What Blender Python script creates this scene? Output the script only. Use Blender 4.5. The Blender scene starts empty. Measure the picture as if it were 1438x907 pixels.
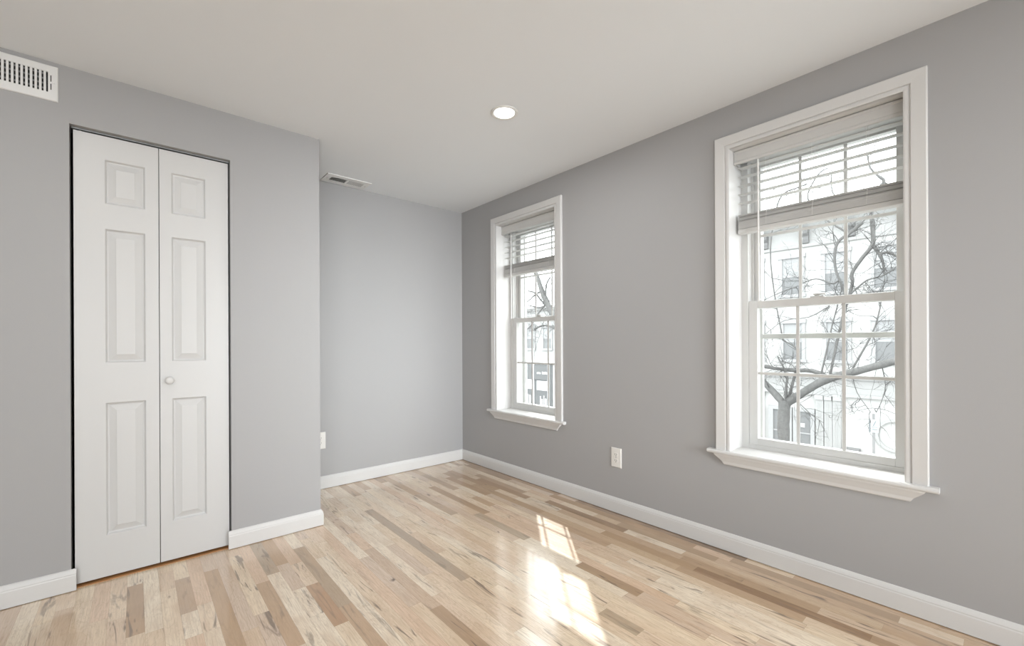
import bpy, bmesh, math, random
from mathutils import Vector, Matrix
random.seed(11)
SC = bpy.context.scene
COL = SC.collection

# ---------------------------------------------------------------- camera
CAM = Vector((-2.4017, -3.5103, 1.1135)); YAW = 0.8572; ROLL = -0.0045
fw = Vector((math.cos(YAW), math.sin(YAW), 0)); rt = Vector((math.sin(YAW), -math.cos(YAW), 0)); up = Vector((0, 0, 1))
r2 = rt * math.cos(ROLL) + up * math.sin(ROLL); u2 = up * math.cos(ROLL) - rt * math.sin(ROLL)
cd = bpy.data.cameras.new('camera'); co = bpy.data.objects.new('camera', cd); COL.objects.link(co)
co.matrix_world = Matrix(((r2.x, u2.x, -fw.x, CAM.x), (r2.y, u2.y, -fw.y, CAM.y), (r2.z, u2.z, -fw.z, CAM.z), (0, 0, 0, 1)))
cd.sensor_width = 36; cd.lens = 613.08 / 1438 * 36; cd.shift_y = 29.2 / 1438; cd.clip_start = .02
SC.camera = co

# ---------------------------------------------------------------- light
SC.view_settings.view_transform = 'Standard'; SC.view_settings.look = 'None'
SC.view_settings.gamma = 1; SC.view_settings.use_curve_mapping = False
SC.view_settings.exposure = 0.02
SKY_LOW, SKY_HIGH = 4.2, 6.6
SUN_E = 5.0; REAR_W = 12.5; SIDE_W = 35.0; CAN_W = 7.0

wd = bpy.data.worlds.new('sky'); SC.world = wd; wd.use_nodes = True
nt = wd.node_tree; nt.nodes.clear()
wo = nt.nodes.new('ShaderNodeOutputWorld'); bg = nt.nodes.new('ShaderNodeBackground')
tc = nt.nodes.new('ShaderNodeTexCoord'); sx = nt.nodes.new('ShaderNodeSeparateXYZ'); mr = nt.nodes.new('ShaderNodeMapRange')
mr.inputs['From Min'].default_value = 0.0; mr.inputs['From Max'].default_value = 0.6
mr.inputs['To Min'].default_value = SKY_LOW; mr.inputs['To Max'].default_value = SKY_HIGH
bg.inputs['Color'].default_value = (.95, .98, 1, 1)
nt.links.new(tc.outputs['Generated'], sx.inputs[0]); nt.links.new(sx.outputs['Z'], mr.inputs['Value'])
nt.links.new(mr.outputs[0], bg.inputs['Strength']); nt.links.new(bg.outputs[0], wo.inputs[0])

def lamp(name, kind, loc, direction, energy, **kw):
    l = bpy.data.lights.new(name, kind); l.energy = energy
    for k, v in kw.items(): setattr(l, k, v)
    o = bpy.data.objects.new(name, l); COL.objects.link(o); o.location = loc
    o.rotation_euler = Vector(direction).to_track_quat('-Z', 'Y').to_euler()
    return o
lamp('sun', 'SUN', (6, 7, 9), (-.643, -.766, -.89), SUN_E, angle=.012, color=(1, .98, .94))
# unseen area lamps added behind the camera to brighten the room
lamp('rear_fill', 'AREA', (-.80, -5.68, 1.1), (.03, 1, -.03), REAR_W, shape='RECTANGLE', size=.7, size_y=1.4, color=(.90, .955, 1), spread=math.radians(44))
lamp('rear_fill', 'AREA', (-3.75, -5.68, 1.1), (.16, 1, -.02), SIDE_W, shape='RECTANGLE', size=1.3, size_y=1.5, color=(.90, .955, 1), spread=math.radians(150))

# ---------------------------------------------------------------- materials
def mat(name, color, rough=.5, spec=.5, bump=0, bscale=200, coat=0, noise=0, nscale=8, emit=0, metal=0):
    m = bpy.data.materials.new(name); m.use_nodes = True
    N = m.node_tree.nodes; L = m.node_tree.links; b = N['Principled BSDF']
    c = tuple(color) + (1,)
    b.inputs['Base Color'].default_value = c; b.inputs['Roughness'].default_value = rough
    b.inputs['Specular IOR Level'].default_value = spec; b.inputs['Metallic'].default_value = metal
    b.inputs['Coat Weight'].default_value = coat
    if emit:
        b.inputs['Emission Color'].default_value = c; b.inputs['Emission Strength'].default_value = emit
    if noise or bump:
        t = N.new('ShaderNodeTexCoord')
    if noise:
        n = N.new('ShaderNodeTexNoise'); n.inputs['Scale'].default_value = nscale; n.inputs['Detail'].default_value = 4
        mx = N.new('ShaderNodeMix'); mx.data_type = 'RGBA'
        mx.inputs[6].default_value = tuple(x * (1 - noise) for x in color) + (1,)
        mx.inputs[7].default_value = tuple(min(1, x * (1 + noise)) for x in color) + (1,)
        L.new(t.outputs['Object'], n.inputs['Vector']); L.new(n.outputs['Fac'], mx.inputs[0]); L.new(mx.outputs[2], b.inputs['Base Color'])
    if bump:
        n2 = N.new('ShaderNodeTexNoise'); n2.inputs['Scale'].default_value = bscale
        bp = N.new('ShaderNodeBump'); bp.inputs['Strength'].default_value = bump; bp.inputs['Distance'].default_value = .002
        L.new(t.outputs['Object'], n2.inputs['Vector']); L.new(n2.outputs['Fac'], bp.inputs['Height']); L.new(bp.outputs[0], b.inputs['Normal'])
    return m

M = {}
M['wall'] = mat('grey_wall_paint', (.39, .385, .383), .55, .35, bump=.05, bscale=260, noise=.01, nscale=3)
M['ceiling'] = mat('ceiling_paint', (.79, .81, .825), .8, .2, bump=.05, bscale=200, noise=.008, nscale=3)
M['trim'] = mat('white_trim_paint', (.66, .65, .635), .35, .5, noise=.01, nscale=5)
M['door'] = mat('white_door_paint', (.61, .605, .595), .42, .5, bump=.04, bscale=300)
M['vinyl'] = mat('white_vinyl', (.64, .635, .62), .4, .5, noise=.01)
M['slat'] = mat('blind_slat', (.60, .595, .58), .45, .4, noise=.015, nscale=10)
M['cord'] = mat('blind_cord', (.78, .77, .75), .7)
M['plastic'] = mat('outlet_plastic', (.78, .76, .72), .35)
M['dark'] = mat('dark_slot', (.012, .012, .012), .8, noise=.1)
M['metalw'] = mat('register_enamel', (.78, .775, .76), .4, noise=.01)
M['damper'] = mat('damper_metal', (.2, .2, .2), .5, noise=.1)
M['track'] = mat('track_metal', (.30, .31, .31), .4, noise=.05, metal=.4)
M['baffle'] = mat('light_baffle', (.72, .71, .68), .4, noise=.01)
M['lens'] = mat('light_lens', (1, .98, .94), .4, emit=6)
M['closet'] = mat('closet_interior', (.25, .25, .25), .8, noise=.02)
M['facade'] = mat('facade_paint', (.42, .418, .41), .8, .2, noise=.04, nscale=1.5)
M['facade_trim'] = mat('facade_trim', (.33, .33, .325), .7, .2, noise=.05, nscale=3)
M['facade_dark'] = mat('facade_bracket', (.16, .16, .16), .8, noise=.08)
M['ext_frame'] = mat('far_window_frame', (.30, .30, .30), .6, noise=.03)
M['pane'] = mat('far_window_pane', (.175, .178, .18), .25, .3, noise=.08, nscale=2)
M['shade'] = mat('far_window_shade', (.275, .278, .28), .5, noise=.05, nscale=2)
M['siding'] = mat('siding', (.36, .36, .355), .8, .2, noise=.06, nscale=4)
M['shop'] = mat('shop_front', (.115, .118, .12), .6, noise=.06)
M['shopwhite'] = mat('shop_white', (.5, .5, .5), .6, noise=.02)
M['bark'] = mat('bark', (.125, .123, .12), .95, .1, bump=.8, bscale=14, noise=.35, nscale=16)
M['twig'] = mat('twig', (.075, .073, .072), .95, .1, noise=.3, nscale=8)
M['street'] = mat('asphalt', (.25, .25, .25), .9, noise=.15, nscale=12)
M['walk'] = mat('sidewalk', (.40, .395, .38), .9, noise=.06, nscale=6)
M['brick_out'] = mat('outer_reveal', (.42, .40, .38), .9, noise=.15, nscale=30)
M['signm'] = mat('sign_white', (.40, .43, .44), .5, noise=.03)
M['signg'] = mat('sign_print', (.16, .18, .19), .5, noise=.03)
M['pole'] = mat('galvanised_pole', (.20, .20, .20), .5, noise=.1)

# glass: a clear pane with a Fresnel reflection
g = bpy.data.materials.new('window_glass'); g.use_nodes = True
N = g.node_tree.nodes; L = g.node_tree.links; N.clear()
out = N.new('ShaderNodeOutputMaterial'); mx = N.new('ShaderNodeMixShader'); tr = N.new('ShaderNodeBsdfTransparent'); gl = N.new('ShaderNodeBsdfGlossy'); lw = N.new('ShaderNodeLayerWeight'); pw = N.new('ShaderNodeMath'); fr = N.new('ShaderNodeMath')
tr.inputs[0].default_value = (.95, .965, .96, 1); gl.inputs['Roughness'].default_value = .02; lw.inputs['Blend'].default_value = .5
pw.operation = 'POWER'; pw.inputs[1].default_value = 5; fr.operation = 'MULTIPLY_ADD'; fr.inputs[1].default_value = .9; fr.inputs[2].default_value = .04
L.new(lw.outputs['Facing'], pw.inputs[0]); L.new(pw.outputs[0], fr.inputs[0])
L.new(fr.outputs[0], mx.inputs[0]); L.new(tr.outputs[0], mx.inputs[1]); L.new(gl.outputs[0], mx.inputs[2]); L.new(mx.outputs[0], out.inputs[0])
M['glass'] = g

def wood():
    m = bpy.data.materials.new('maple_strip_floor'); m.use_nodes = True
    N = m.node_tree.nodes; L = m.node_tree.links; b = N['Principled BSDF']
    def nd(t, **k):
        n = N.new(t)
        for a, v in k.items(): setattr(n, a, v)
        return n
    def math_(op, a, c=None, d=None):
        n = nd('ShaderNodeMath', operation=op)
        for i, q in enumerate((a, c, d)):
            if q is None: continue
            if isinstance(q, (int, float)): n.inputs[i].default_value = q
            else: L.new(q, n.inputs[i])
        return n.outputs[0]
    def ramp(f, pts):
        n = nd('ShaderNodeMapRange'); n.inputs[1].default_value, n.inputs[2].default_value, n.inputs[3].default_value, n.inputs[4].default_value = pts
        n.interpolation_type = 'SMOOTHSTEP'; L.new(f, n.inputs[0]); return n.outputs[0]
    def mixc(f, a, c, mode='MIX'):
        n = nd('ShaderNodeMix', data_type='RGBA', blend_type=mode)
        if isinstance(f, (int, float)): n.inputs[0].default_value = f
        else: L.new(f, n.inputs[0])
        for i, q in ((6, a), (7, c)):
            if isinstance(q, tuple): n.inputs[i].default_value = q
            else: L.new(q, n.inputs[i])
        return n.outputs[2]
    tone = nd('ShaderNodeAttribute', attribute_name='tone'); seed = nd('ShaderNodeAttribute', attribute_name='seed')
    tco = nd('ShaderNodeTexCoord'); sp = nd('ShaderNodeSeparateXYZ'); L.new(tco.outputs['Object'], sp.inputs[0])
    x, y = sp.outputs[0], sp.outputs[1]
    ss = nd('ShaderNodeSeparateColor'); L.new(seed.outputs['Color'], ss.inputs[0])
    s1, s2, s3 = ss.outputs[0], ss.outputs[1], ss.outputs[2]       # offset, streak amount, knot amount
    def vec(kx, ky, off):
        c = nd('ShaderNodeCombineXYZ'); L.new(math_('MULTIPLY', x, kx), c.inputs[0]); L.new(math_('MULTIPLY', y, ky), c.inputs[1]); L.new(math_('MULTIPLY', s1, off), c.inputs[2]); return c.outputs[0]
    def noise(v, sc, det=3, dist=0):
        n = nd('ShaderNodeTexNoise'); n.inputs['Scale'].default_value = sc; n.inputs['Detail'].default_value = det; n.inputs['Distortion'].default_value = dist
        L.new(v, n.inputs['Vector']); return n.outputs['Fac']
    grain = noise(vec(1, .035, 40), 260, 3, .3)
    fig = noise(vec(1, .16, 70), 26, 3, 1.2)
    col = mixc(math_('MULTIPLY', ramp(grain, (.38, .7, 0, 1)), .30), tone.outputs['Color'], (.33, .2, .1, 1))
    rings = math_('FRACT', math_('MULTIPLY', fig, 9.0))
    col = mixc(math_('MULTIPLY', ramp(rings, (.55, 1.0, 0, 1)), .26), col, (.36, .22, .12, 1))
    blot = noise(vec(1, .35, 55), 9, 3, .4)
    col = mixc(math_('MULTIPLY', ramp(blot, (.42, .72, 0, 1)), .50), col, (.55, .36, .21, 1))
    # dark mineral streaks, only on the boards that have them
    st = noise(vec(1, .11, 90), 30, 4, 1.6)
    st = math_('MULTIPLY', ramp(st, (.56, .70, 0, 1)), s2)
    col = mixc(math_('MULTIPLY', st, .85), col, (.16, .10, .06, 1))
    kn = noise(vec(1, .42, 120), 17, 2, .6)
    kn = math_('MULTIPLY', ramp(kn, (.70, .80, 0, 1)), s3)
    col = mixc(kn, col, (.10, .055, .03, 1))
    L.new(col, b.inputs['Base Color'])
    b.inputs['Roughness'].default_value = .42
    b.inputs['Coat Weight'].default_value = 1.0; b.inputs['Coat IOR'].default_value = 1.9
    rn = noise(vec(1, .3, 12), 40, 3)
    L.new(ramp(rn, (.3, .7, .09, .17)), b.inputs['Coat Roughness'])
    bp = nd('ShaderNodeBump'); bp.inputs['Strength'].default_value = .06; bp.inputs['Distance'].default_value = .002
    wob = noise(vec(1, .25, 30), 22, 2)
    L.new(wob, bp.inputs['Height']); L.new(bp.outputs[0], b.inputs['Coat Normal'])
    return m
M['floor'] = wood()
M['gap'] = mat('floor_seam', (.30, .19, .10), .8, noise=.1)

# ---------------------------------------------------------------- mesh helpers
class MB:
    def __init__(s): s.bm = bmesh.new()
    def box(s, x0, x1, y0, y1, z0, z1, bev=0):
        v = [s.bm.verts.new((x, y, z)) for x in (min(x0, x1), max(x0, x1)) for y in (min(y0, y1), max(y0, y1)) for z in (min(z0, z1), max(z0, z1))]
        fs = [s.bm.faces.new([v[i] for i in q]) for q in ((0, 1, 3, 2), (4, 6, 7, 5), (0, 4, 5, 1), (2, 3, 7, 6), (0, 2, 6, 4), (1, 5, 7, 3))]
        if bev:
            es = list({e for f in fs for e in f.edges})
            bmesh.ops.bevel(s.bm, geom=es, offset=bev, segments=2, affect='EDGES', profile=.6)
        return s
    def rings(s, rings, closed=True, caps=True):
        R = [[s.bm.verts.new(p) for p in r] for r in rings]; n = len(R[0])
        for a, b in zip(R, R[1:]):
            for i in range(n if closed else n - 1):
                j = (i + 1) % n; s.bm.faces.new((a[i], a[j], b[j], b[i]))
        if caps: s.bm.faces.new(R[0][::-1]); s.bm.faces.new(R[-1])
        return s
    def tube(s, pts, rad, n=8):
        pts = [Vector(p) for p in pts]; rr = rad if isinstance(rad, (list, tuple)) else [rad] * len(pts)
        rs = []
        d0 = (pts[1] - pts[0]).normalized(); a = d0.orthogonal().normalized()
        for i, p in enumerate(pts):
            d = (pts[min(i + 1, len(pts) - 1)] - pts[max(i - 1, 0)]).normalized()
            a = (a - d * a.dot(d)).normalized(); b = d.cross(a)
            rs.append([p + (a * math.cos(2 * math.pi * k / n) + b * math.sin(2 * math.pi * k / n)) * rr[i] for k in range(n)])
        return s.rings(rs)
    def lathe(s, prof, center, axis='z', n=32, caps=True):
        c = Vector(center); rs = []
        for r, h in prof:
            q = []
            for k in range(n):
                a, b = r * math.cos(2 * math.pi * k / n), r * math.sin(2 * math.pi * k / n)
                q.append(c + {'z': Vector((a, b, h)), 'y': Vector((a, h, b)), 'x': Vector((h, a, b))}[axis])
            rs.append(q)
        return s.rings(rs, caps=caps)
    def build(s, name, m, parent=None, smooth=False):
        bmesh.ops.recalc_face_normals(s.bm, faces=s.bm.faces)
        me = bpy.data.meshes.new(name); s.bm.to_mesh(me); s.bm.free(); me.materials.append(M[m] if isinstance(m, str) else m)
        if smooth:
            for p in me.polygons: p.use_smooth = True
            me.set_sharp_from_angle(angle=math.radians(40))
        o = bpy.data.objects.new(name, me); COL.objects.link(o)
        if parent:
            o.parent = parent
            o.location = -parent_world(parent)
        return o
def parent_world(p):
    v = Vector(p.location)
    while p.parent: p = p.parent; v += Vector(p.location)
    return v
def empty(name, loc):
    o = bpy.data.objects.new(name, None); o.empty_display_size = .1; COL.objects.link(o); o.location = loc; return o
def tag(o, label=None, cat=None, group=None, kind=None):
    for k, v in (('label', label), ('category', cat), ('group', group), ('kind', kind)):
        if v: o[k] = v
    return o
def struct(mb, name, m): return tag(mb.build(name, m), kind='structure')
def copy_tree(o, parent=None):
    c = o.copy(); COL.objects.link(c)
    if parent: c.parent = parent
    for ch in list(o.children): copy_tree(ch, c)
    return c

# ---------------------------------------------------------------- room shell
H = 2.38; XL = -5.4; YR = -5.8; WT = .30
YC = -.696; XC = -1.534                  # closet front wall and its outside corner
DA, DB, DT = -2.6215, -2.0005, 2.125     # closet opening
WIN = [(-2.502, -3.247), (-.5314, -1.2764), (-4.4726, -5.2176)]   # rough openings
WZ0, WZ1 = .508, 2.156

m = MB()                                  # window wall with three openings, one for the added unseen window
ys = sorted([0.3] + [q for w in WIN for q in w] + [YR - .2], reverse=True)
for i in range(0, len(ys), 2): m.box(0, WT, ys[i], ys[i + 1], 0, H)
for a, b in WIN: m.box(0, WT, a, b, 0, WZ0); m.box(0, WT, a, b, WZ1, H)
struct(m, 'wall_right', 'wall')
struct(MB().box(XL - .2, 0, 0, .3, 0, H), 'wall_back', 'wall')
struct(MB().box(XL - .2, XL, YR - .2, 0, 0, H), 'wall_left', 'wall')
RW = [(-4.5, -3.0), (-2.0, -.5)]  # openings for the added rear windows
m = MB()
for xa, xb in ((XL, -4.5), (-3.0, -2.0), (-.5, 0)): m.box(xa, xb, YR - .2, YR, 0, H)
for xa, xb in RW: m.box(xa, xb, YR - .2, YR, 0, .4).box(xa, xb, YR - .2, YR, 2.0, H)
struct(m, 'wall_rear', 'wall')
m = MB(); wt = .11
m.box(XL, DA, YC, YC + wt, 0, H).box(DB, XC, YC, YC + wt, 0, H).box(DA, DB, YC, YC + wt, DT, H).box(XC - wt, XC, YC + wt, 0, 0, H)
struct(m, 'wall_closet', 'wall')
m = MB().box(DA - .5, DA - .48, YC + wt, 0, 0, H).box(DA - .48, XC - wt, -.02, 0, 0, H)
struct(m, 'trim_closet_lining', 'closet')
struct(MB().box(XL - .2, WT, YR - .2, .3, H, H + .15), 'ceiling', 'ceiling')

# floor: strip boards, each with its own tone, seams between them
PW = .0565
G_, B_, O_, T_ = (.37, .26, .165), (.36, .215, .105), (.50, .30, .155), (.47, .335, .21)
SPEC = [(-1.23, -.655, -1.80, (.42, .32, .22), .45), (-1.80, -1.365, -1.745, (.47, .27, .14), .5), (-.69, -1.19, -1.68, (.47, .36, .24), .5),
        (-1.70, -.93, -1.63, (.47, .34, .215), .3), (-1.92, -.715, -1.14, (.47, .37, .26), .9), (-.21, -1.335, -1.99, (.30, .17, .075), .5),
        (-.30, -2.47, -3.15, (.29, .16, .07), .6), (-.72, -2.06, -2.415, (.41, .265, .15), .9), (-.96, -2.38, -2.56, (.48, .37, .25), .7),
        (-.02, -1.47, -2.60, (.20, .12, .06), .4), (-.085, -2.55, -3.2, (.42, .28, .16), .4), (-.15, -1.9, -2.5, (.44, .29, .16), .3),
        (-.02, -.1, -1.3, (.34, .21, .11), .3), (-.11, -.2, -.8, (.36, .22, .12), .4), (-.17, -.5, -1.1, (.48, .33, .2), .2),
        (-.30, -.25, -.75, (.44, .27, .14), .3), (-.40, -.4, -.95, (.42, .255, .135), .4), (-.55, -.2, -.7, (.42, .29, .18), .3),
        (-.24, -.6, -1.2, (.40, .24, .125), .3), (-1.45, -1.2, -1.9, (.62, .45, .31), .6), (-2.25, -.9, -1.25, (.5, .35, .23), .4), (-.80, -.6, -1.1, (.45, .32, .2), .9)]
PAL = [((.83, .67, .48), 5), ((.79, .62, .44), 5), ((.86, .73, .56), 5), ((.73, .55, .385), 4), ((.68, .52, .385), 3), ((.53, .355, .21), 2), ((.42, .27, .15), 1), ((.75, .54, .375), 3)]
tan_shaded = [(.50, .33, .185), (.57, .39, .235), (.42, .265, .14), (.62, .44, .27)]  # browner mix along the window wall, partly board colour, partly shade put into it
pool = [c for c, w in PAL for _ in range(w)]
verts, faces, tones, seeds = [], [], [], []
def board(x0, x1, y0, y1, tone, streak, knot):
    e = .00025; n = len(verts)
    verts.extend([(x0 + e, y0 + e, 0), (x1 - e, y0 + e, 0), (x1 - e, y1 - e, 0), (x0 + e, y1 - e, 0)])
    faces.append((n, n + 1, n + 2, n + 3)); j = random.uniform(-.03, .03)
    tones.append(tuple(max(.02, c + j) for c in tone)); seeds.append((random.random(), streak, knot))
rows = int((0 - XL) / PW) + 2
byrow = {}
for xc, yf, yn, tn, sk in SPEC: byrow.setdefault(int((-xc) / PW), []).append((yn, yf, tn, sk))
for r in range(rows):
    x1 = -r * PW; x0 = max(x1 - PW, XL)
    if x1 <= XL: break
    sp = sorted(byrow.get(r, [])); y = YR; ytop = 0.0
    segs = []
    for (a, b, tn, sk) in sp:
        if a > y: segs.append((y, a, None, 0)); segs.append((max(a, y), b, tn, sk)); y = b
    segs.append((y, ytop, None, 0))
    for (a, b, tn, sk) in segs:
        if b - a < .002: continue
        if tn: board(x0, x1, a, b, tn, sk, .5); continue
        q = a
        while q < b - .001:
            ln = random.choice([.22, .3, .4, .5, .6, .75, .95, 1.2]) * random.uniform(.8, 1.2)
            if b - (q + ln) < .15: ln = b - q
            board(x0, x1, q, q + ln, random.choice(pool if r > 6 or random.random() < .45 else tan_shaded), random.choice([0, .15, .3, .6, 1]), random.choice([0, 0, .6, 1]))
            q += ln
me = bpy.data.meshes.new('floor'); me.from_pydata(verts, [], faces); me.materials.append(M['floor'])
for nm, data in (('tone', tones), ('seed', seeds)):
    at = me.color_attributes.new(nm, 'FLOAT_COLOR', 'CORNER')
    for i, d in enumerate(data):
        for k in range(4): at.data[4 * i + k].color = (*d, 1)
fl = bpy.data.objects.new('floor', me); COL.objects.link(fl); tag(fl, kind='structure')
struct(MB().box(XL - .2, 0, YR - .2, .0, -.12, -.0012), 'floor_subfloor', 'gap')
M['thresh'] = mat('unstained_floor_edge', (.40, .19, .07), .6, noise=.25, nscale=20)
struct(MB().box(DA + .004, DB - .004, YC + .012, YC + wt, 0, .0035), 'trim_closet_threshold', 'thresh')

# baseboards: a flat board with a stepped, eased top
BP = [(0, .003), (.014, .003), (.014, .070), (.012, .075), (.0125, .079), (.009, .088), (.005, .095), (0, .098)]
def baseboard(name, p0, p1, nrm, e0=0, e1=0):
    p0, p1, nrm = Vector(p0), Vector(p1), Vector(nrm); d = (p1 - p0).normalized()
    rs = [[p0 + nrm * a + Vector((0, 0, h)) + d * (e0 * a) for a, h in BP], [p1 + nrm * a + Vector((0, 0, h)) - d * (e1 * a) for a, h in BP]]
    return struct(MB().rings(rs), name, 'trim')
baseboard('baseboard_right', (0, YR, 0), (0, 0, 0), (-1, 0, 0), 0, 1)
baseboard('baseboard_back', (XC, 0, 0), (0, 0, 0), (0, -1, 0), 1, 1)
baseboard('baseboard_closet_left', (XL, YC, 0), (-2.604, YC, 0), (0, -1, 0), 1, 0)
baseboard('baseboard_closet_right', (-2.0164, YC, 0), (XC, YC, 0), (0, -1, 0), 0, -1)
baseboard('baseboard_nook', (XC, YC, 0), (XC, 0, 0), (1, 0, 0), -1, 1)
baseboard('baseboard_left', (XL, YR, 0), (XL, YC, 0), (1, 0, 0), 0, 1)
baseboard('baseboard_rear', (XL, YR, 0), (0, YR, 0), (0, 1, 0), 1, 1)

# ---------------------------------------------------------------- windows
def window(idx, dy, storm):
    """window with casing, stool and apron; coordinates of the near window shifted by dy"""
    root = empty('window_%d' % idx, (0, -2.8745 + dy, .5)); tag(root, kind='structure')
    yl, yr = -2.514 + dy, -3.235 + dy
    # casing: mitred picture-frame moulding
    P = [(0, 0), (0, .011), (.005, .013), (.014, .013), (.017, .0085), (.020, .0085), (.0225, .015), (.045, .0165), (.066, .018), (.070, .0155), (.070, 0)]
    il, ir, it, zb = -2.5145 + dy, -3.2086 + dy, 2.143, .538
    nodes = [(il, zb, 1, 0), (il, it, 1, 1), (ir, it, -1, 1), (ir, zb, -1, 0)]
    rs = [[(-h, y + sy * s * 1.05, z + sz * s) for s, h in P] for (y, z, sy, sz) in nodes]
    MB().rings(rs).build('casing', 'trim', root)
    # stool with horns and rounded nose
    m = MB(); zt, zl = .5385, .518
    N_ = [(-.030, zl), (-.0345, zl + .004), (-.036, (zt + zl) / 2), (-.0345, zt - .004), (-.030, zt)]
    a, b = -2.400 + dy, -3.312 + dy
    m.rings([[(x, y, z) for x, z in N_ + [(-.0002, zt), (-.0002, zl)]] for y in (a, b)])
    m.box(-.0002, .15, yl - .0005, yr + .0005, zl, zt)
    m.build('stool', 'trim', root)
    # apron: crown-like board that narrows downwards, ends returned
    m = MB(); A = [(.461, .0085, 0), (.466, .012, .004), (.480, .014, .013), (.500, .022, .036), (.510, .027, .046), (.518, .028, .050)]
    m.rings([[(0, -2.483 + dy + o, z), (-h, -2.483 + dy + o, z), (-h, -3.224 + dy - o, z), (0, -3.224 + dy - o, z)] for z, h, o in A])
    m.build('apron', 'trim', root)
    # jamb lining
    m = MB(); m.box(-.004, .15, yl + .0, yl + .0115, WZ0, WZ1).box(-.004, .15, yr - .0115, yr, WZ0, WZ1)
    m.box(-.004, .15, yl, yr, 2.143, WZ1 - .0005)
    m.build('jamb', 'trim', root)
    # vinyl frame
    m = MB(); f = .034; x0, x1 = .148, .27
    zs, ze = .538, 2.143
    m.box(x0, x1, yl + .0115, yl - f, zs, ze, .002).box(x0, x1, yr - .0115, yr + f, zs, ze, .002)
    m.box(x0, x1, yl - f, yr + f, ze - .034, ze, .002).box(x0, x1, yl - f, yr + f, zs, zs + .022, .002)
    m.box(x0 + .045, x0 + .052, yl - f, yl - f - .012, zs + .02, ze - .034).box(x0 + .045, x0 + .052, yr + f, yr + f + .012, zs + .02, ze - .034)
    m.build('frame', 'vinyl', root)
    # sashes
    def sash(nm, xa, xb, z0, z1, gz0, gz1, hz, gx):
        m = MB(); a, b = yl - f - .001, yr + f + .001; gl_, gr_ = -2.592 + dy, -3.157 + dy
        m.box(xa, xb, a, gl_, z0, z1, .002).box(xa, xb, b, gr_, z0, z1, .002).box(xa, xb, gl_, gr_, z0, gz0, .002).box(xa, xb, gl_, gr_, gz1, z1, .002)
        s = m.build(nm, 'vinyl', root)
        MB().box(gx, gx + .004, gl_, gr_, gz0, gz1).build('glass', 'glass', s)
        for yy in (-2.7795 + dy, -2.9705 + dy):
            MB().box(gx - .005, gx - .0005, yy - .0075, yy + .0075, gz0, gz1, .0015).build('muntin', 'vinyl', s)
        MB().box(gx - .0055, gx - .0008, gl_, gr_, hz - .0075, hz + .0075, .0015).build('muntin', 'vinyl', s)
        return s
    lo = sash('lower_sash', .152, .192, .560, 1.338, .596, 1.300, .948, .168)
    hi = sash('upper_sash', .205, .245, 1.302, 2.11, 1.343, 2.075, 1.70, .215)
    m = MB().box(.156, .188, -2.835 + dy, -2.893 + dy, 1.338, 1.345, .002)
    m.lathe([(.012, 0), (.012, .008), (.009, .011)], (.172, -2.862 + dy, 1.345)); m.box(.150, .165, -2.85 + dy, -2.90 + dy, 1.349, 1.356, .002)
    m.build('sash_lock', 'vinyl', root)
    for yy in (-2.575, -3.175): MB().box(.158, .182, yy - .022 + dy, yy + .022 + dy, 1.338, 1.343, .0015).build('tilt_latch', 'vinyl', lo)
    # outer storm frame
    m = MB(); m.box(.272, .295, yl + .0115, yl - .062, zs, ze).box(.272, .295, yr - .0115, yr + .062, zs, ze).box(.272, .295, yl, yr, ze - .04, ze).box(.272, .295, yl, yr, zs - .02, zs + .03)
    if storm: m.box(.274, .288, yl - .06, yr + .06, 1.135, 1.162, .003)
    m.build('storm_frame', 'vinyl', root)
    return root
window(1, 0, True)
window(2, 1.9706, False)
window(3, -1.9706, False)  # unseen window, added to let more light into the room
for k, (xa, xb) in enumerate(RW):          # two unseen windows, added to go with the rear fill lamps
    m = MB().box(xa, xb, YR - .12, YR - .06, .4, .45).box(xa, xb, YR - .12, YR - .06, 1.95, 2.0)
    for xx in (xa, (xa + xb) / 2 - .025, xb - .05): m.box(xx, xx + .05, YR - .12, YR - .06, .45, 1.95)
    struct(m, 'window_%d' % (4 + k), 'vinyl')

# ---------------------------------------------------------------- closet door (bifold, two moulded leaves)
d1 = empty('door_1', (-2.305, YC + .05, 0)); tag(d1, kind='structure')
DY = YC + .026; DZ0, DZ1 = .014, 2.110
def leaf(x0, x1, px0, px1):
    m = MB(); bm = m.bm
    Z = [DZ0, .209, .841, 1.031, 1.671, 1.790, 2.001, DZ1]; X = [x0, px0, px1, x1]
    F = lambda x, z, d=0: bm.verts.new((x, DY + d, z))
    for i in range(3):
        for j in range(7):
            a, b, c, d = X[i], X[i + 1], Z[j], Z[j + 1]
            if i == 1 and j in (1, 3, 5):
                prof = [(0, 0), (.002, .0015), (.007, .0115), (.012, .0130), (.036, .0035), (.040, .0015)]
                R = [[F(a + s, c + s, q), F(b - s, c + s, q), F(b - s, d - s, q), F(a + s, d - s, q)] for s, q in prof]
                for r0, r1 in zip(R, R[1:]):
                    for k in range(4): bm.faces.new((r0[k], r0[(k + 1) % 4], r1[(k + 1) % 4], r1[k]))
                bm.faces.new(R[-1])
            else: bm.faces.new((F(a, c), F(b, c), F(b, d), F(a, d)))
    B = .034
    def q(*p): bm.faces.new([bm.verts.new(v) for v in p])
    q((x0, DY + B, DZ0), (x1, DY + B, DZ0), (x1, DY + B, DZ1), (x0, DY + B, DZ1))
    for xx in (x0, x1): q((xx, DY, DZ0), (xx, DY + B, DZ0), (xx, DY + B, DZ1), (xx, DY, DZ1))
    for zz in (DZ0, DZ1): q((x0, DY, zz), (x1, DY, zz), (x1, DY + B, zz), (x0, DY + B, zz))
    bmesh.ops.remove_doubles(bm, verts=bm.verts, dist=.00005)
    return m.build('door_leaf', 'door', d1)
leaf(-2.6105, -2.3055, -2.505, -2.357)
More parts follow.
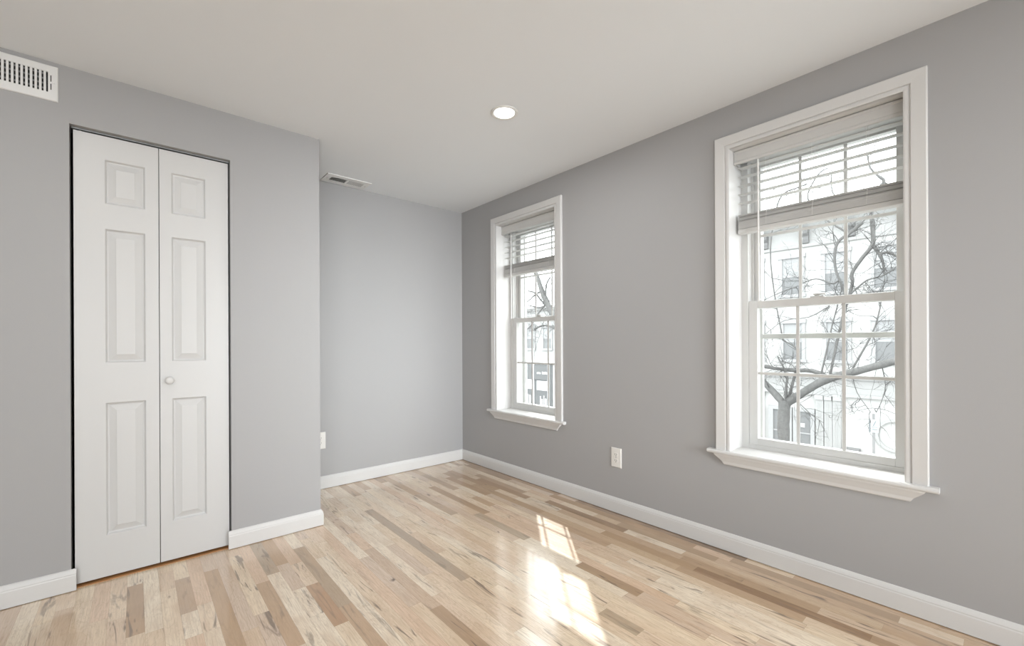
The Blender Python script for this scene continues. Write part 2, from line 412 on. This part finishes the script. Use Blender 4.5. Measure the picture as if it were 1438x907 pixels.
lf = leaf(-2.3025, -2.008, -2.2545, -2.1095)
m = MB().lathe([(.010, 0), (.009, -.004), (.0075, -.012), (.012, -.018), (.0175, -.024), (.0185, -.031), (.016, -.037), (.009, -.041), (.002, -.0418)], (-2.266, DY - .0002, .935), 'y', 24)
m.build('knob', 'trim', lf, True)
MB().box(DA + .002, DB - .002, DY + .002, DY + .028, DT - .007, DT - .0005, .001).build('track', 'track', d1)
MB().tube([(-2.590, DY + .017, DZ1 - .004), (-2.590, DY + .017, DT - .003)], .005).build('pivot', 'track', d1)

# ---------------------------------------------------------------- blinds
def blind():
    yl, yr = -2.522, -3.227
    root = empty('window_blind', (.07, -2.8745, 2.06))
    # valance with moulded face and short returns
    m = MB(); V = [(.024, 2.066), (.021, 2.070), (.021, 2.078), (.024, 2.083), (.024, 2.122), (.021, 2.127), (.021, 2.1345), (.032, 2.1345), (.032, 2.066)]
    m.rings([[(x, y, z) for x, z in V] for y in (yl + .006, yr - .006)])
    m.box(.032, .075, yl + .006, yl - .002, 2.066, 2.1345).box(.032, .075, yr - .006, yr + .002, 2.066, 2.1345)
    m.build('valance', 'slat', root)
    MB().box(.040, .100, yl - .004, yr + .004, 2.088, 2.135, .002).build('headrail', 'slat', root)
    def slat(z, tilt, ox=0):
        c, s = math.cos(tilt), math.sin(tilt); m = MB()
        pr = [(-.025, 0), (-.012, .0015), (.012, .0015), (.025, 0), (.025, -.0022), (.012, -.0008), (-.012, -.0008), (-.025, -.0022)]
        m.rings([[(.07 + ox + a * c - b * s, y, z + a * s + b * c) for a, b in pr] for y in (yl - .006, yr + .006)])
        m.build('slat', 'slat', root)
    z = 2.052
    while z > 1.83: slat(z, .05 + random.uniform(-.02, .02)); z -= .0475
    z = 1.7235
    for k in range(23):
        slat(z, random.uniform(-.01, .01) + (.0 if k < 15 else .02), random.uniform(-.0025, .0025) if k > 8 else 0); z += .0028 if k < 12 else random.choice((.0032, .0036, .0062))
    m = MB().rings([[(x, y, zz) for x, zz in ((.043, 1.700), (.046, 1.697), (.094, 1.697), (.097, 1.700), (.097, 1.717), (.094, 1.720), (.046, 1.720), (.043, 1.717))] for y in (yl - .006, yr + .006)])
    m.build('bottom_rail', 'slat', root)
    for yy in (-2.665, -2.868, -3.075):
        m = MB()
        for xx in (.0437, .0963):
            m.tube([(xx, yy, 2.09), (xx + .0003, yy, 1.95), (xx, yy, 1.80)], .0009, 5)
            m.tube([(xx, yy - .004, 1.802), (xx - (.003 if xx < .07 else -.003), yy - .002, 1.765), (xx - (.002 if xx < .07 else -.002), yy, 1.725)], .0009, 5)
        m.build('ladder_cord', 'cord', root)
    m = MB().tube([(.034, -2.632, 2.075), (.032, -2.633, 2.05), (.030, -2.634, 1.7), (.029, -2.636, 1.345), (.029, -2.636, 1.325)], [.002, .0045, .0042, .0042, .006], 8)
    m.build('tilt_wand', 'cord', root, True)
    return root
bl = blind()
tag(bl, 'white slatted blind, partly raised, in the near window on the right', 'blind', 'window blinds')
bl.location += Vector((.026, 0, .005))
b2 = copy_tree(bl); b2.location.y += 1.9706
tag(b2, 'white slatted blind, partly raised, in the far window nearest the room corner', 'blind', 'window blinds')

# ---------------------------------------------------------------- outlets
def outlet():
    root = empty('electrical_outlet', (0, -1.7835, .361))
    m = MB(); y0, y1, z0, z1 = -1.7435, -1.8235, .297, .425
    m.rings([[(-h, y0 - o, z0 + o), (-h, y1 + o, z0 + o), (-h, y1 + o, z1 - o), (-h, y0 - o, z1 - o)] for h, o in ((0, 0), (.003, 0), (.0055, .003), (.006, .006))])
    m.build('cover_plate', 'plastic', root)
    for zc in (.3805, .3415):
        m = MB(); rs = []
        for h in (.005, .0078):
            rs.append([(-h, -1.7835 + .017 * math.cos(t) * 1.0, zc + max(-.0135, min(.0135, .017 * math.sin(t)))) for t in [2 * math.pi * k / 28 for k in range(28)]])
        r = m.rings(rs).build('receptacle', 'plastic', root)
        for dy_, w, hh, dz in ((.0065, .0012, .0048, .003), (-.0065, .0012, .0040, .003)):
            MB().box(-.0081, -.006, -1.7835 + dy_ - w, -1.7835 + dy_ + w, zc + dz - hh, zc + dz + hh).build('slot', 'dark', r)
        MB().lathe([(.0026, -.0081), (.0026, -.006)], (0, -1.7835, zc - .0075), 'x', 12).build('ground_hole', 'dark', r)
    MB().lathe([(.003, -.005), (.003, -.0068), (.002, -.0072)], (0, -1.7835, .361), 'x', 12).build('screw', 'track', root)
    return root
o1 = outlet(); tag(o1, 'white duplex outlet on the grey wall between the two windows', 'outlet', 'wall outlets')
o2 = copy_tree(o1); o2.location = (-1.3215, 0, .3735); o2.rotation_euler = (0, 0, math.pi / 2)
tag(o2, 'white outlet low on the back wall, half hidden by the closet corner', 'outlet', 'wall outlets')

# ---------------------------------------------------------------- wall register above the closet
root = empty('wall_register', (-2.83, YC, 2.205)); tag(root, 'white metal air register high on the closet wall, cut off by the left frame edge', 'vent')
x0, x1, z0, z1 = -3.02, -2.655, 2.205, 2.360; sx0, sx1, sz0, sz1 = -2.985, -2.686, 2.240, 2.329
m = MB(); yb = YC
def plate_ring(m, xo0, xo1, zo0, zo1, xi0, xi1, zi0, zi1, y_out, y_in, yback):
    R = [[(xo0, yback, zo0), (xo1, yback, zo0), (xo1, yback, zo1), (xo0, yback, zo1)],
         [(xo0, y_out, zo0), (xo1, y_out, zo0), (xo1, y_out, zo1), (xo0, y_out, zo1)],
         [(xo0 + .003, y_in, zo0 + .003), (xo1 - .003, y_in, zo0 + .003), (xo1 - .003, y_in, zo1 - .003), (xo0 + .003, y_in, zo1 - .003)],
         [(xi0, y_in, zi0), (xi1, y_in, zi0), (xi1, y_in, zi1), (xi0, y_in, zi1)],
         [(xi0, yback, zi0), (xi1, yback, zi0), (xi1, yback, zi1), (xi0, yback, zi1)]]
    m.rings(R, caps=False)
plate_ring(m, x0, x1, z0, z1, sx0, sx1, sz0, sz1, yb - .005, yb - .008, yb)
m.build('face_plate', 'metalw', root)
x = sx1 - .0060; n = 0
while x > sx0 + .008:
    MB().box(x - .0078, x, yb - .0078, yb - .0015, sz0, sz1, .0008).build('fin', 'metalw', root); x -= .0137; n += 1
MB().box(sx0, sx1, yb - .0004, yb + .0, sz0, sz1).build('duct_opening', 'dark', root)
for k in range(4):
    zz = sz0 + .012 + k * .0215
    MB().box(sx0, sx1 - .014, yb - .0014, yb - .0006, zz, zz + .0075).build('damper_blade', 'damper', root)
MB().box(-2.6785, -2.6755, yb - .0083, yb - .0078, 2.252, 2.279).box(-2.6785, -2.6755, yb - .0083, yb - .0078, 2.288, 2.316).build('lever_slot', 'dark', root)
MB().lathe([(.003, 0), (.003, -.002), (.0015, -.003)], (-2.668, yb - .0078, 2.283), 'y', 12).build('screw', 'metalw', root)

# ---------------------------------------------------------------- ceiling register in the nook
root = empty('ceiling_register', (-1.15, -.112, H)); tag(root, 'white two-way air register in the ceiling by the back wall', 'vent')
def flat_frame(m, xo0, xo1, yo0, yo1, holes):
    # frame plus one cross bar
    z0, z1 = H - .007, H
    xs = [xo0] + [q for h in holes for q in h[:2]] + [xo1]; ya, yb_ = holes[0][2:]
    m.box(xo0, xo1, yo0, ya, z0, z1, .0015).box(xo0, xo1, yb_, yo1, z0, z1, .0015)
    for i in range(0, len(xs), 2): m.box(xs[i], xs[i + 1], ya, yb_, z0, z1)
m = MB(); flat_frame(m, -1.318, -.985, -.200, -.024, [(-1.274, -1.158, -.152, -.070), (-1.143, -1.026, -.152, -.070)])
m.build('face_plate', 'metalw', root)
MB().box(-1.274, -1.026, -.152, -.070, H - .0008, H).build('duct_opening', 'dark', root)
for base, sgn in ((-1.274, 1), (-1.143, -1)):
    for k in range(9):
        xc = base + .008 + k * .0128; m = MB()
        dx = -.0012 if sgn > 0 else .0030
        m.rings([[(xc - .0006 + dx, y, H - .0085), (xc + .0006 + dx, y, H - .0085), (xc + .0006 - dx, y, H - .001), (xc - .0006 - dx, y, H - .001)] for y in (-.152, -.070)])
        m.build('fin', 'metalw', root)
for yy in (-.125, -.097): MB().box(-1.274, -1.158, yy - .0015, yy + .0015, H - .0030, H - .0012).build('damper_blade', 'damper', root)
for xx in (-1.296, -1.004): MB().lathe([(.0035, 0), (.0035, -.0015), (.0015, -.0025)], (xx, -.112, H - .007), 'z', 12).build('screw', 'track', root)

# ---------------------------------------------------------------- recessed light
cx, cy = -.864, -1.679
root = empty('recessed_light', (cx, cy, H)); tag(root, 'round white recessed ceiling light, lit, between the two windows', 'light')
MB().lathe([(.0745, 0), (.0745, -.003), (.072, -.0055), (.066, -.0065), (.060, -.0055), (.056, -.003), (.056, 0)], (cx, cy, H), 'z', 48, caps=False).build('trim_ring', 'baffle', root, True)
MB().lathe([(.056, -.001), (.056, -.0035), (.05, -.004), (.001, -.0042)], (cx, cy, H), 'z', 48).build('lens', 'lens', root, True)
lamp('ceiling_can_or_fill', 'AREA', (cx, cy, H - .012), (0, 0, -1), CAN_W, shape='DISK', size=.1, color=(.99, .995, 1))
for px, py in ((-.864, -4.3), (-2.7, -1.9), (-2.7, -4.3)):   # unseen ceiling lamps added to brighten the room
    lamp('ceiling_can_or_fill', 'AREA', (px, py, H - .012), (0, 0, -1), CAN_W, shape='DISK', size=.1, color=(.99, .995, 1))

# ---------------------------------------------------------------- street outside
GZ = -3.5
struct(MB().box(.3, 40, -30, 50, GZ - .3, GZ - .13), 'trim_street', 'street')
struct(MB().box(11.0, 15.0, -30, 50, GZ - .2, GZ).box(.3, 3.2, -30, 50, GZ - .2, GZ), 'trim_sidewalk', 'walk')

FX = 15.0
def far_window(parent, yl, w, z0, z1, fr=.10):
    m = MB(); a, b = yl, yl - w
    m.box(FX - .06, FX + .1, a + fr, a, z0 - .08, z1 + .12).box(FX - .06, FX + .1, b, b - fr, z0 - .08, z1 + .12)
    m.box(FX - .09, FX + .1, a + fr + .03, b - fr - .03, z1, z1 + .14).box(FX - .10, FX + .1, a + fr + .04, b - fr - .04, z0 - .1, z0)
    m.box(FX - .03, FX + .1, a, b, (z0 + z1) / 2 - .03, (z0 + z1) / 2 + .03)
    f = m.build('window', 'ext_frame', parent)
    MB().box(FX - .02, FX - .004, a, b, z0, (z0 + z1) / 2).build('pane', 'pane', f)
    MB().box(FX - .024, FX - .004, a, b, (z0 + z1) / 2, z1).build('pane', 'shade', f)

bA = empty('white_building', (FX, 0, GZ)); tag(bA, 'white painted row building with bracketed cornice across the street, through near window', 'building')
ya, yb_ = 11.4, -9.0
m = MB(); m.box(FX, FX + .35, ya, yb_, GZ, 5.35)
m.box(FX + .35, FX + 9, ya, ya - .3, GZ, 5.3).box(FX + .35, FX + 9, yb_, yb_ + .3, GZ, 5.3)
m.build('wall', 'facade', bA)
MB().box(FX, FX + 9, ya, yb_, 5.35, 5.5).build('roof', 'facade_trim', bA)
m = MB(); prof = [(FX, 4.36), (FX - .08, 4.38), (FX - .10, 4.46), (FX - .05, 4.50), (FX - .05, 4.98), (FX - .22, 5.02), (FX - .42, 5.16), (FX - .48, 5.2), (FX - .5, 5.34), (FX - .4, 5.45), (FX + .2, 5.5), (FX + .2, 4.36)]
m.rings([[(x, y, z) for x, z in prof] for y in (ya, yb_)]); m.build('cornice', 'facade_trim', bA)
y = 10.0
while y > -8:
    m = MB().rings([[(x, y + s, z) for x, z in ((FX - .05, 4.5), (FX - .12, 4.5), (FX - .16, 4.62), (FX - .15, 4.72), (FX - .26, 4.80), (FX - .36, 4.98), (FX - .05, 4.98))] for s in (-.10, .10)])
    m.build('bracket', 'facade_dark', bA); y -= 1.26
# (bracket series passes 2.44, 1.18, -0.08)
cols = [1.905 + 1.27 * k for k in range(-4, 5)]
for yl in cols:
    far_window(bA, yl, .58, 2.79, 4.05); far_window(bA, yl - .03, .56, .53, 1.78)
# storefront entablature and pilasters
m = MB(); m.box(FX - .12, FX, ya, yb_, -.10, .0).box(FX - .06, FX, ya, yb_, -.55, -.10).box(FX - .22, FX, ya, yb_, .0, .09).box(FX - .1, FX, ya, yb_, -.65, -.55)
m.build('shop_entablature', 'facade_trim', bA)
for yy in (3.05, 2.62, .80, .56, .33, -2.1, 5.4, -4.6):
    m = MB().box(FX - .10, FX, yy + .11, yy - .11, GZ + .4, -.65, .01).box(FX - .14, FX, yy + .14, yy - .14, GZ, GZ + .4, .01).box(FX - .14, FX, yy + .14, yy - .14, -.80, -.65, .01)
    for k in (-.05, .0, .05): m.box(FX - .108, FX - .10, yy + k - .012, yy + k + .012, GZ + .5, -.9)
    m.build('pilaster', 'facade_trim', bA)
for yl, w in ((2.21, .47), (1.425, .36)):
    m = MB(); z0, z1 = GZ, -1.26
    m.box(FX - .08, FX, yl + .16, yl, z0, z1 + .12).box(FX - .08, FX, yl - w, yl - w - .12, z0, z1 + .12).box(FX - .08, FX, yl, yl - w, z1, z1 + .12)
    m.box(FX - .05, FX, yl, yl - w, -2.02, -1.98).box(FX - .05, FX, yl, yl - w, z0, z0 + .9)
    f = m.build('entrance_door', 'ext_frame', bA)
    MB().box(FX - .03, FX - .01, yl, yl - w, z0 + .9, z1).build('pane', 'pane', f)
MB().box(FX - .05, FX - .0305, 1.36, 1.24, -1.80, -1.66).build('notice', 'shopwhite', bA)
# round moulded ring on the blank shop wall
m = MB(); rs = []
for k in range(49):
    t = 2 * math.pi * k / 48; c_ = Vector((FX - .02, -1.13, -1.72)); d_ = Vector((0, math.cos(t), math.sin(t)))
    rs.append([c_ + d_ * .42, c_ + d_ * .42 + Vector((-.05, 0, 0)), c_ + d_ * .5 + Vector((-.05, 0, 0)), c_ + d_ * .5])
m.rings(rs, caps=False).build('round_moulding', 'facade_trim', bA)
m = MB().box(FX - .3, FX, .10, -.28, -2.42, -2.26, .01); m.box(FX - .31, FX - .3, .06, -.24, -2.39, -2.29); m.build('wall_box', 'facade_dark', bA)
MB().box(FX - .12, FX, .05, -1.9, -2.52, -2.44).build('shop_ledge', 'facade_dark', bA)

bB = empty('shop_building', (FX, 15, GZ)); tag(bB, 'pale sided building with dark shopfront across the street, through far window', 'building')
ya, yb_ = 24.0, 11.4
MB().box(FX, FX + 8, ya, yb_ + .01, GZ, 3.1).build('wall', 'siding', bB)
m = MB()
for k in range(22): m.box(FX - .012, FX, ya, yb_ + .05, .30 + .12 * k, .31 + .12 * k)
m.build('clapboard', 'siding', bB)
MB().rings([[(x, y, z) for x, z in ((FX, 2.95), (FX - .15, 2.97), (FX - .3, 3.1), (FX - .3, 3.2), (FX + 8, 3.2), (FX + 8, 2.95))] for y in (ya, yb_ + .01)]).build('cornice', 'facade_trim', bB)
for yl in (13.85, 15.2, 16.6, 12.5, 18): far_window(bB, yl, .6, .85, 2.0, .08)
MB().box(FX - .10, FX, ya, yb_ + .1, .0, .16).build('shop_cornice', 'shopwhite', bB)
MB().box(FX - .06, FX, 16.4, 13.2, GZ, -.0).build('shopfront', 'shop', bB)
s_ = MB().box(FX - .12, FX - .06, 14.56, 13.47, -.92, -.12).build('sign_board', 'shop', bB)
m = MB(); y = 14.30
for w, h in ((.10, .1), (.05, .12), (.08, .1), (0, 0), (.05, .15), (.09, .13), (.09, .15), (.07, .13)):
    if w: m.box(FX - .135, FX - .12, y, y - w, -.60, -.60 + h)
    y -= w + .035 if w else .08
m.build('sign_lettering', 'shopwhite', s_)
m = MB().box(FX - .09, FX - .06, 15.28, 14.75, -1.50, -.95).box(FX - .09, FX - .06, 14.35, 13.52, -1.52, -.98); m.build('shop_window_panel', 'shopwhite', bB)
m = MB()
for yy, w, z in ((15.2, .12, -1.8), (15.0, .14, -1.85), (14.1, .07, -1.85), (13.98, .1, -2.0), (13.82, .06, -1.8), (13.7, .12, -1.95)): m.box(FX - .09, FX - .06, yy, yy - w, -2.5, z)
m.build('shop_display', 'shopwhite', bB)
for yy in (15.45, 14.62, 13.42): MB().box(FX - .12, FX, yy + .06, yy - .06, GZ, .0).build('shop_post', 'shopwhite', bB)

# ---------------------------------------------------------------- bare street trees
def smooth_path(pts, k=3):
    P = [Vector(p) for p in pts]; P = [P[0] * 2 - P[1]] + P + [P[-1] * 2 - P[-2]]; out = []
    for i in range(1, len(P) - 2):
        for j in range(k):
            t = j / k; a, b, c, d = P[i - 1], P[i], P[i + 1], P[i + 2]
            out.append(.5 * ((2 * b) + (c - a) * t + (2 * a - 5 * b + 4 * c - d) * t * t + (3 * b - a - 3 * c + d) * t ** 3))
    out.append(P[-2]); return out
def tree(name, label, X, trunk, branches, rnd, ntw, tw_len):
    rng = random.Random(rnd)
    root = empty(name, (X, trunk[0][0], GZ)); tag(root, label, 'tree')
    tp = smooth_path([(X, y, z) for y, z, r in trunk]); rr = [t[2] for t in trunk]
    def radii(n, a, b): return [a + (b - a) * i / (n - 1) for i in range(n)]
    def bend(r): return [q * (1 + .07 * rng.uniform(-1, 1)) for q in r]
    nseg = len(tp); R = []
    for i in range(nseg):
        f = i / (nseg - 1) * (len(rr) - 1); k = min(int(f), len(rr) - 2); R.append(rr[k] + (rr[k + 1] - rr[k]) * (f - k))
    MB().tube(tp, bend(R), 14).build('trunk', 'bark', root, True)
    src = []
    for pts, r0, r1, dx0, dx1 in branches:
        n = len(pts); P = smooth_path([(X + dx0 + (dx1 - dx0) * i / (n - 1), y, z) for i, (y, z) in enumerate(pts)])
        MB().tube(P, bend(radii(len(P), r0, r1)), 9).build('branch', 'bark', root, True)
        src += [(p, max(.012, r0 + (r1 - r0) * i / len(P)), (P[min(i + 1, len(P) - 1)] - P[max(i - 1, 0)]).normalized()) for i, p in enumerate(P)]
    m = MB()
    def twig(p, d, L_, r, depth):
        n = 6; pts = [p]; q = p.copy()
        for i in range(n):
            d = (d + Vector((rng.gauss(0, .16), rng.gauss(0, .22), rng.gauss(0, .22) + .02))).normalized(); q = q + d * L_ / n; pts.append(q.copy())
        m.tube(pts, [r * (1 - .75 * i / n) for i in range(n + 1)], 4)
        if depth:
            for _ in range(rng.choice((2, 3))):
                k = rng.randint(1, n - 1); dd = (d + Vector((rng.gauss(0, .5), rng.gauss(0, .8), rng.gauss(0, .8)))).normalized()
                twig(pts[k], dd, L_ * rng.uniform(.4, .7), r * .6, depth - 1)
    for _ in range(ntw):
        p, r, t = rng.choice(src); dd = (t * rng.uniform(.2, 1.2) + Vector((rng.gauss(0, .5), rng.gauss(0, .9), rng.gauss(0, .9)))).normalized()
        twig(p, dd, tw_len * rng.uniform(.5, 1.2), min(r * .6, rng.uniform(.006, .010)), 2)
    tag(m.build('twigs', 'twig', root), kind='stuff')
    return root
BR = [
 ([(0.32,-0.45),(-0.12,-0.09),(-0.53,0.21),(-0.90,0.37),(-1.29,0.51),(-1.80,0.70),(-2.28,0.85),(-2.80,1.25)], .10, .07, 0, -.4),
 ([(0.33,-0.44),(0.58,-0.18),(0.84,0.07),(1.28,0.52),(1.56,1.14)], .09, .05, 0, .3),
 ([(0.25,-0.40),(0.19,-0.03),(0.14,0.30),(0.06,0.78),(0.19,1.01),(0.47,1.17)], .04, .015, 0, .4),
 ([(0.29,-0.36),(0.25,0.06),(0.20,0.31),(0.38,0.77)], .04, .014, 0, -.3),
 ([(-0.62,0.27),(-0.27,0.42),(0.22,0.42),(0.81,0.48),(1.37,0.66)], .055, .04, 0, .25),
 ([(-1.39,4.13),(-1.42,3.62),(-1.41,3.29),(-1.23,3.02),(-1.05,2.70),(-1.06,2.50),(-1.02,2.26),(-0.90,1.78),(-0.77,1.12),(-0.62,0.25)][::-1], .026, .046, 0, .1),
 ([(-1.29,3.77),(-1.04,3.57),(-0.84,3.44),(-0.76,3.19),(-0.77,2.79),(-0.88,2.41),(-0.97,2.02)][::-1], .02, .038, 0, -.2),
 ([(-1.42,3.29),(-1.52,3.08),(-1.58,2.90),(-1.62,2.60)], .04, .015, .1, .1),
 ([(-1.51,3.05),(-1.67,3.09),(-1.86,2.94),(-2.07,2.74)], .03, .02, .1, .3),
 ([(1.01,2.17),(0.42,2.42),(0.10,2.51),(-0.13,2.61),(-0.35,2.65),(-0.56,2.56),(-0.70,2.49),(-0.84,2.58)][::-1], .02, .007, 0, .2),
 ([(-0.92,2.11),(-1.17,2.35),(-1.36,2.50),(-1.60,2.55),(-1.86,2.72),(-2.07,2.99)], .022, .010, 0, -.2),
 ([(-1.04,0.43),(-1.42,1.28),(-1.54,1.75),(-1.58,2.06),(-1.64,2.52)], .022, .008, -.1, 0),
 ([(-0.41,0.12),(-0.56,0.87),(-0.67,1.46),(-0.78,1.95),(-0.88,2.41)], .022, .010, 0, 0),
 ([(0.81,1.32),(0.34,1.67),(-0.20,1.73),(-0.63,1.97)][::-1], .014, .006, 0, .1),
 ([(0.11,-0.26),(-0.26,-0.60),(-0.55,-0.77)], .012, .006, 0, -.2),
 ([(-1.07,0.41),(-1.17,-0.01),(-1.41,-0.41)], .011, .006, -.1, -.2),
 ([(-1.60,0.62),(-1.67,0.19),(-1.61,-0.16),(-1.53,-0.40)], .012, .007, -.15, -.3),
 ([(0.47,1.17),(0.66,2.4),(0.74,3.6),(0.57,4.66),(0.38,4.96),(0.14,5.00),(-0.14,5.03)], .015, .02, .4, .2),
 ([(-1.04,3.57),(-.5,4.1),(-0.22,4.59),(-0.31,4.94),(-0.46,5.16),(-0.60,5.23)], .022, .014, -.1, 0),
 ([(-1.40,4.0),(-0.9,4.4),(-0.68,4.64),(-0.64,4.90),(-0.63,5.16)], .02, .010, .1, .2),
 ([(-1.39,4.13),(-1.61,4.61),(-1.55,4.75),(-1.39,5.00),(-1.34,5.34)], .04, .014, .1, 0),
]
tree('bare_tree', 'leafless grey street tree with forked trunk seen through the near right window', 10.0,
     [(.38, GZ, .19), (.36, -2.02, .15), (.34, -1.39, .135), (.35, -.94, .13), (.32, -.40, .14)], BR, 5, 240, .9)
BR2 = [
 ([(9.98,3.34),(9.51,3.21),(9.09,2.88),(8.83,2.7)][::-1], .04, .03, 0, .2),
 ([(9.90,2.62),(9.68,2.84),(9.17,3.15),(8.93,3.2)][::-1], .035, .02, 0, -.2),
 ([(10.08,2.75),(9.22,2.58),(8.69,2.66)][::-1], .03, .025, 0, .3),
 ([(9.52,1.69),(9.14,1.82),(8.70,1.83),(8.31,1.71),(7.95,1.5)][::-1], .05, .03, 0, .1),
 ([(9.99,1.70),(9.64,1.90),(9.35,2.21),(8.70,2.75)][::-1], .03, .02, 0, .1),
 ([(8.77,2.89),(8.61,3.44),(8.30,3.68)], .04, .02, 0, -.2),
 ([(8.38,2.3),(8.77,2.10),(9.02,1.47),(9.14,1.19)], .015, .007, 0, -.1),
]
tree('bare_tree', 'leafless leaning street tree seen through the far window', 10.0,
     [(7.25, GZ, .2), (7.3, -1.5, .16), (7.86, 1.45, .13), (8.46, 2.39, .12), (8.77, 2.89, .11), (9.01, 3.34, .10), (9.21, 3.79, .09), (9.5, 4.35, .07)], BR2, 9, 90, .9)

# ---------------------------------------------------------------- parking sign at the far curb
root = empty('street_sign', (10.0, -1.4315, GZ)); tag(root, 'small white parking sign on a thin grey pole at the far curb', 'sign')
MB().tube([(10.02, -1.4315, GZ - .13), (10.02, -1.4315, -.48)], .024, 10).build('pole', 'pole', root, True)
s_ = MB().box(9.985, 9.995, -1.39, -1.52, -.89, -.60, .004).build('sign_plate', 'signm', root)
m = MB().box(9.983, 9.985, -1.405, -1.505, -.83, -.815).box(9.983, 9.985, -1.405, -1.505, -.775, -.762)
m.rings([[(x, a, b) for a, b in ((-1.44, -.745), (-1.42, -.745), (-1.465, -.63), (-1.485, -.63))] for x in (9.983, 9.985)])
m.build('sign_print', 'signg', s_)
MB().box(9.99, 10.03, -1.35, -1.375, -.89, -.60, .003).build('side_plate', 'signg', root)
